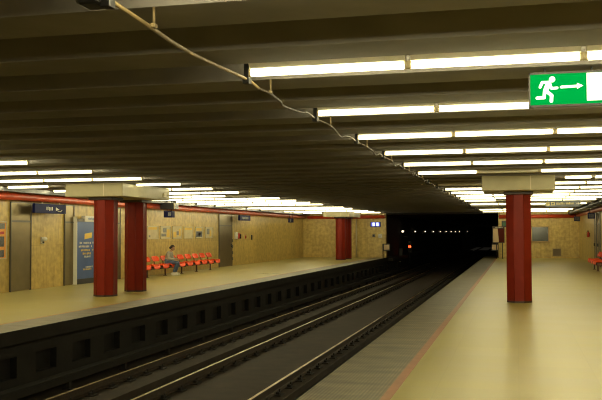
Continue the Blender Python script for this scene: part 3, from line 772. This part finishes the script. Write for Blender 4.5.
b = B(); tube(b, [(0, 0, 0), (0, 0, 2.2)], .04, 8); obj('post', b, M['black'], t)
b = B(); box(b, -.14, .14, 0, .14, 1.45, 2.35, bevel=.02); hs = obj('signal_head', b, M['black'], t)
b = B(); tube(b, [(0, .0, 1.93), (0, -.03, 1.93)], .10, 16); obj('red_lens', b, M['redlamp'], hs)
b = B(); tube(b, [(0, .0, 1.65), (0, -.03, 1.65)], .09, 16); obj('dark_lens', b, M['glassdark'], hs)
t = thing('trackside_cabinet', 'small grey cabinet by the tunnel wall left of the signal', 'cabinet', (-8.75, 67.0, 0))
b = B(); box(b, -.13, .13, -.1, .1, -.05, .52, bevel=.02); obj('case', b, plain('dull_grey', (.10, .10, .095), .6), t)
b = B(); box(b, -.10, .10, -.11, -.1, .03, .46); obj('cabinet_door', b, plain('dull_grey_door', (.13, .13, .12), .6), t)
b = B(); box(b, PX0 - .36, XLE + .35, YE + .5, 90, -.25, -.05); struct('floor_walkway', b, M['pit'])

# ------------------------------------------------------------------ right end wall, hanging sign, right wall fittings
t = thing('wall_window', 'dark framed window in the right end wall', 'window', (1.5, YE, 1.05)); t['kind'] = 'structure'
t.name = 'window_1'
b = B()
for a in ((-.58, .58, 0, .08), (-.58, .58, 1.02, 1.08), (-.58, -.52, 0, 1.08), (.52, .58, 0, 1.08)): box(b, a[0], a[1], -.07, 0, a[2], a[3], bevel=.006)
obj('window_frame', b, plain('brass_frame', (.36, .23, .08), .4, metal=.4), t)
b = B(); box(b, -.52, .52, -.03, -.01, .08, 1.02); obj('pane', b, M['glassdark'], t)
t = thing('vent_grille', 'square brown vent grille low on the right end wall', 'grille', (2.56, YE, .14))
b = B()
for a in ((-.27, .27, 0, .04), (-.27, .27, .46, .5), (-.27, -.23, 0, .5), (.23, .27, 0, .5)): box(b, a[0], a[1], -.03, 0, a[2], a[3])
obj('frame', b, plain('bronze', (.24, .17, .08), .5), t)
b = B()
for k in range(9): box(b, -.23, .23, -.02, 0, .05 + k*.046, .075 + k*.046)
box(b, -.23, .23, -.006, 0, .04, .46); obj('slats', b, plain('bronze_slats', (.17, .12, .06), .5), t)
t = thing('direction_sign', 'long grey direction sign with yellow symbols hung over the right platform', 'sign', (1.83, 36.8, 2.765))
b = B(); box(b, -.69, .69, 0, .10, 0, .275, bevel=.01); sb = obj('sign_box', b, M['wayfind'], t)
b = B(); box(b, -.66, -.52, -.004, 0, .07, .21, bevel=.0); obj('square_symbol', b, M['wayyellow'], sb)
b = B(); box(b, -.46, -.32, -.004, 0, .07, .21); obj('square_symbol', b, M['wayyellow'], sb)
b = B(); box(b, -.43, -.35, -.006, -.004, .11, .17); obj('symbol_mark', b, M['wayfind'], sb)
b = B(); R = random.Random(11); x = -.25
while x < .42:
    w = R.uniform(.02, .05); box(b, x, x + w*.8, -.004, 0, .10, .10 + R.uniform(.06, .09)); x += w + (.03 if R.random() < .12 else .006)
obj('lettering', b, M['wayyellow'], sb)
b = B(); box(b, .52, .60, -.004, 0, .125, .145); prism(b, [(.59, .09), (.67, .135), (.59, .18)], -.004, 0, FR); obj('arrow', b, M['signtext'], sb)
b = B()
for xx in (-.6, .6): tube(b, [(xx, .05, .27), (xx, .05, RIB - 2.765)], .012, 6)
obj('hanger', b, M['frame'], t)
t = thing('fire_extinguisher', 'red fire extinguisher hung on the right wall', 'fire extinguisher', (XRW, 51.4, 1.44))
b = B(); tube(b, [(-.09, 0, .0), (-.09, 0, .02), (-.09, 0, .24), (-.09, 0, .29), (-.09, 0, .32)], [.05, .065, .065, .04, .025], 14); obj('cylinder', b, M['extred'], t)
b = B(); tube(b, [(-.09, 0, .31), (-.09, 0, .36)], .02, 8); box(b, -.16, -.06, -.02, .02, .34, .375); obj('valve', b, M['black'], t)
b = B(); tube(b, [(-.09, -.02, .33), (-.17, -.06, .30), (-.18, -.06, .15), (-.16, -.04, .02)], .014, 6); obj('hose', b, M['black'], t)
b = B(); box(b, -.03, 0, -.06, .06, .06, .24); obj('bracket', b, M['black'], t)
for y, x, lab in ((57.5, 3.70, 'small dark hanging box in the far right corner'), (46.6, 3.70, 'small dark hanging box on the right wall at the picture edge')):
    t = thing('hanging_display', lab, 'display', (x, y, 2.42), 0, 'dark boxes below the right red pipe')
    b = B(); box(b, -.17, .17, -.15, .15, 0, .30, bevel=.01); obj('housing', b, M['navy'], t)
    b = B(); box(b, -.13, .13, -.155, -.15, .05, .25); obj('dial_plate', b, M['darkprint'], t)
    b = B(); tube(b, [(-.08, 0, .30), (-.08, 0, RIB - 2.42 + .01)], .014, 6); obj('hanger', b, M['black'], t)

# ------------------------------------------------------------------ camera, world, view
F = 865.0
yaw, pitch, roll = math.radians(14.004), math.radians(2.1685), math.radians(.2)
f = Vector((-math.sin(yaw)*math.cos(pitch), math.cos(yaw)*math.cos(pitch), math.sin(pitch)))
r_ = Vector((math.cos(yaw), math.sin(yaw), 0)); u_ = r_.cross(f)
r2 = math.cos(roll)*r_ - math.sin(roll)*u_; u2 = math.sin(roll)*r_ + math.cos(roll)*u_
cam = bpy.data.cameras.new('camera'); co = bpy.data.objects.new('camera', cam); COL.objects.link(co)
cam.sensor_fit = 'HORIZONTAL'; cam.sensor_width = 36; cam.lens = F/602*36; cam.clip_end = 400
mat = Matrix.Identity(4)
for i in range(3): mat[i][0] = r2[i]; mat[i][1] = u2[i]; mat[i][2] = -f[i]
mat[2][3] = CZ
co.matrix_world = mat; S.camera = co
w = bpy.data.worlds.new('world'); S.world = w; w.use_nodes = True
w.node_tree.nodes['Background'].inputs[0].default_value = (.02, .018, .014, 1); w.node_tree.nodes['Background'].inputs[1].default_value = .3
S.view_settings.view_transform = 'Standard'; S.view_settings.look = 'None'; S.view_settings.gamma = 1; S.view_settings.exposure = .36; S.view_settings.use_curve_mapping = False
S.cycles.use_denoising = True
S.cycles.max_bounces = 8; S.cycles.diffuse_bounces = 5; S.cycles.sample_clamp_indirect = 6; S.cycles.sample_clamp_direct = 2.6; S.cycles.filter_width = 1.15
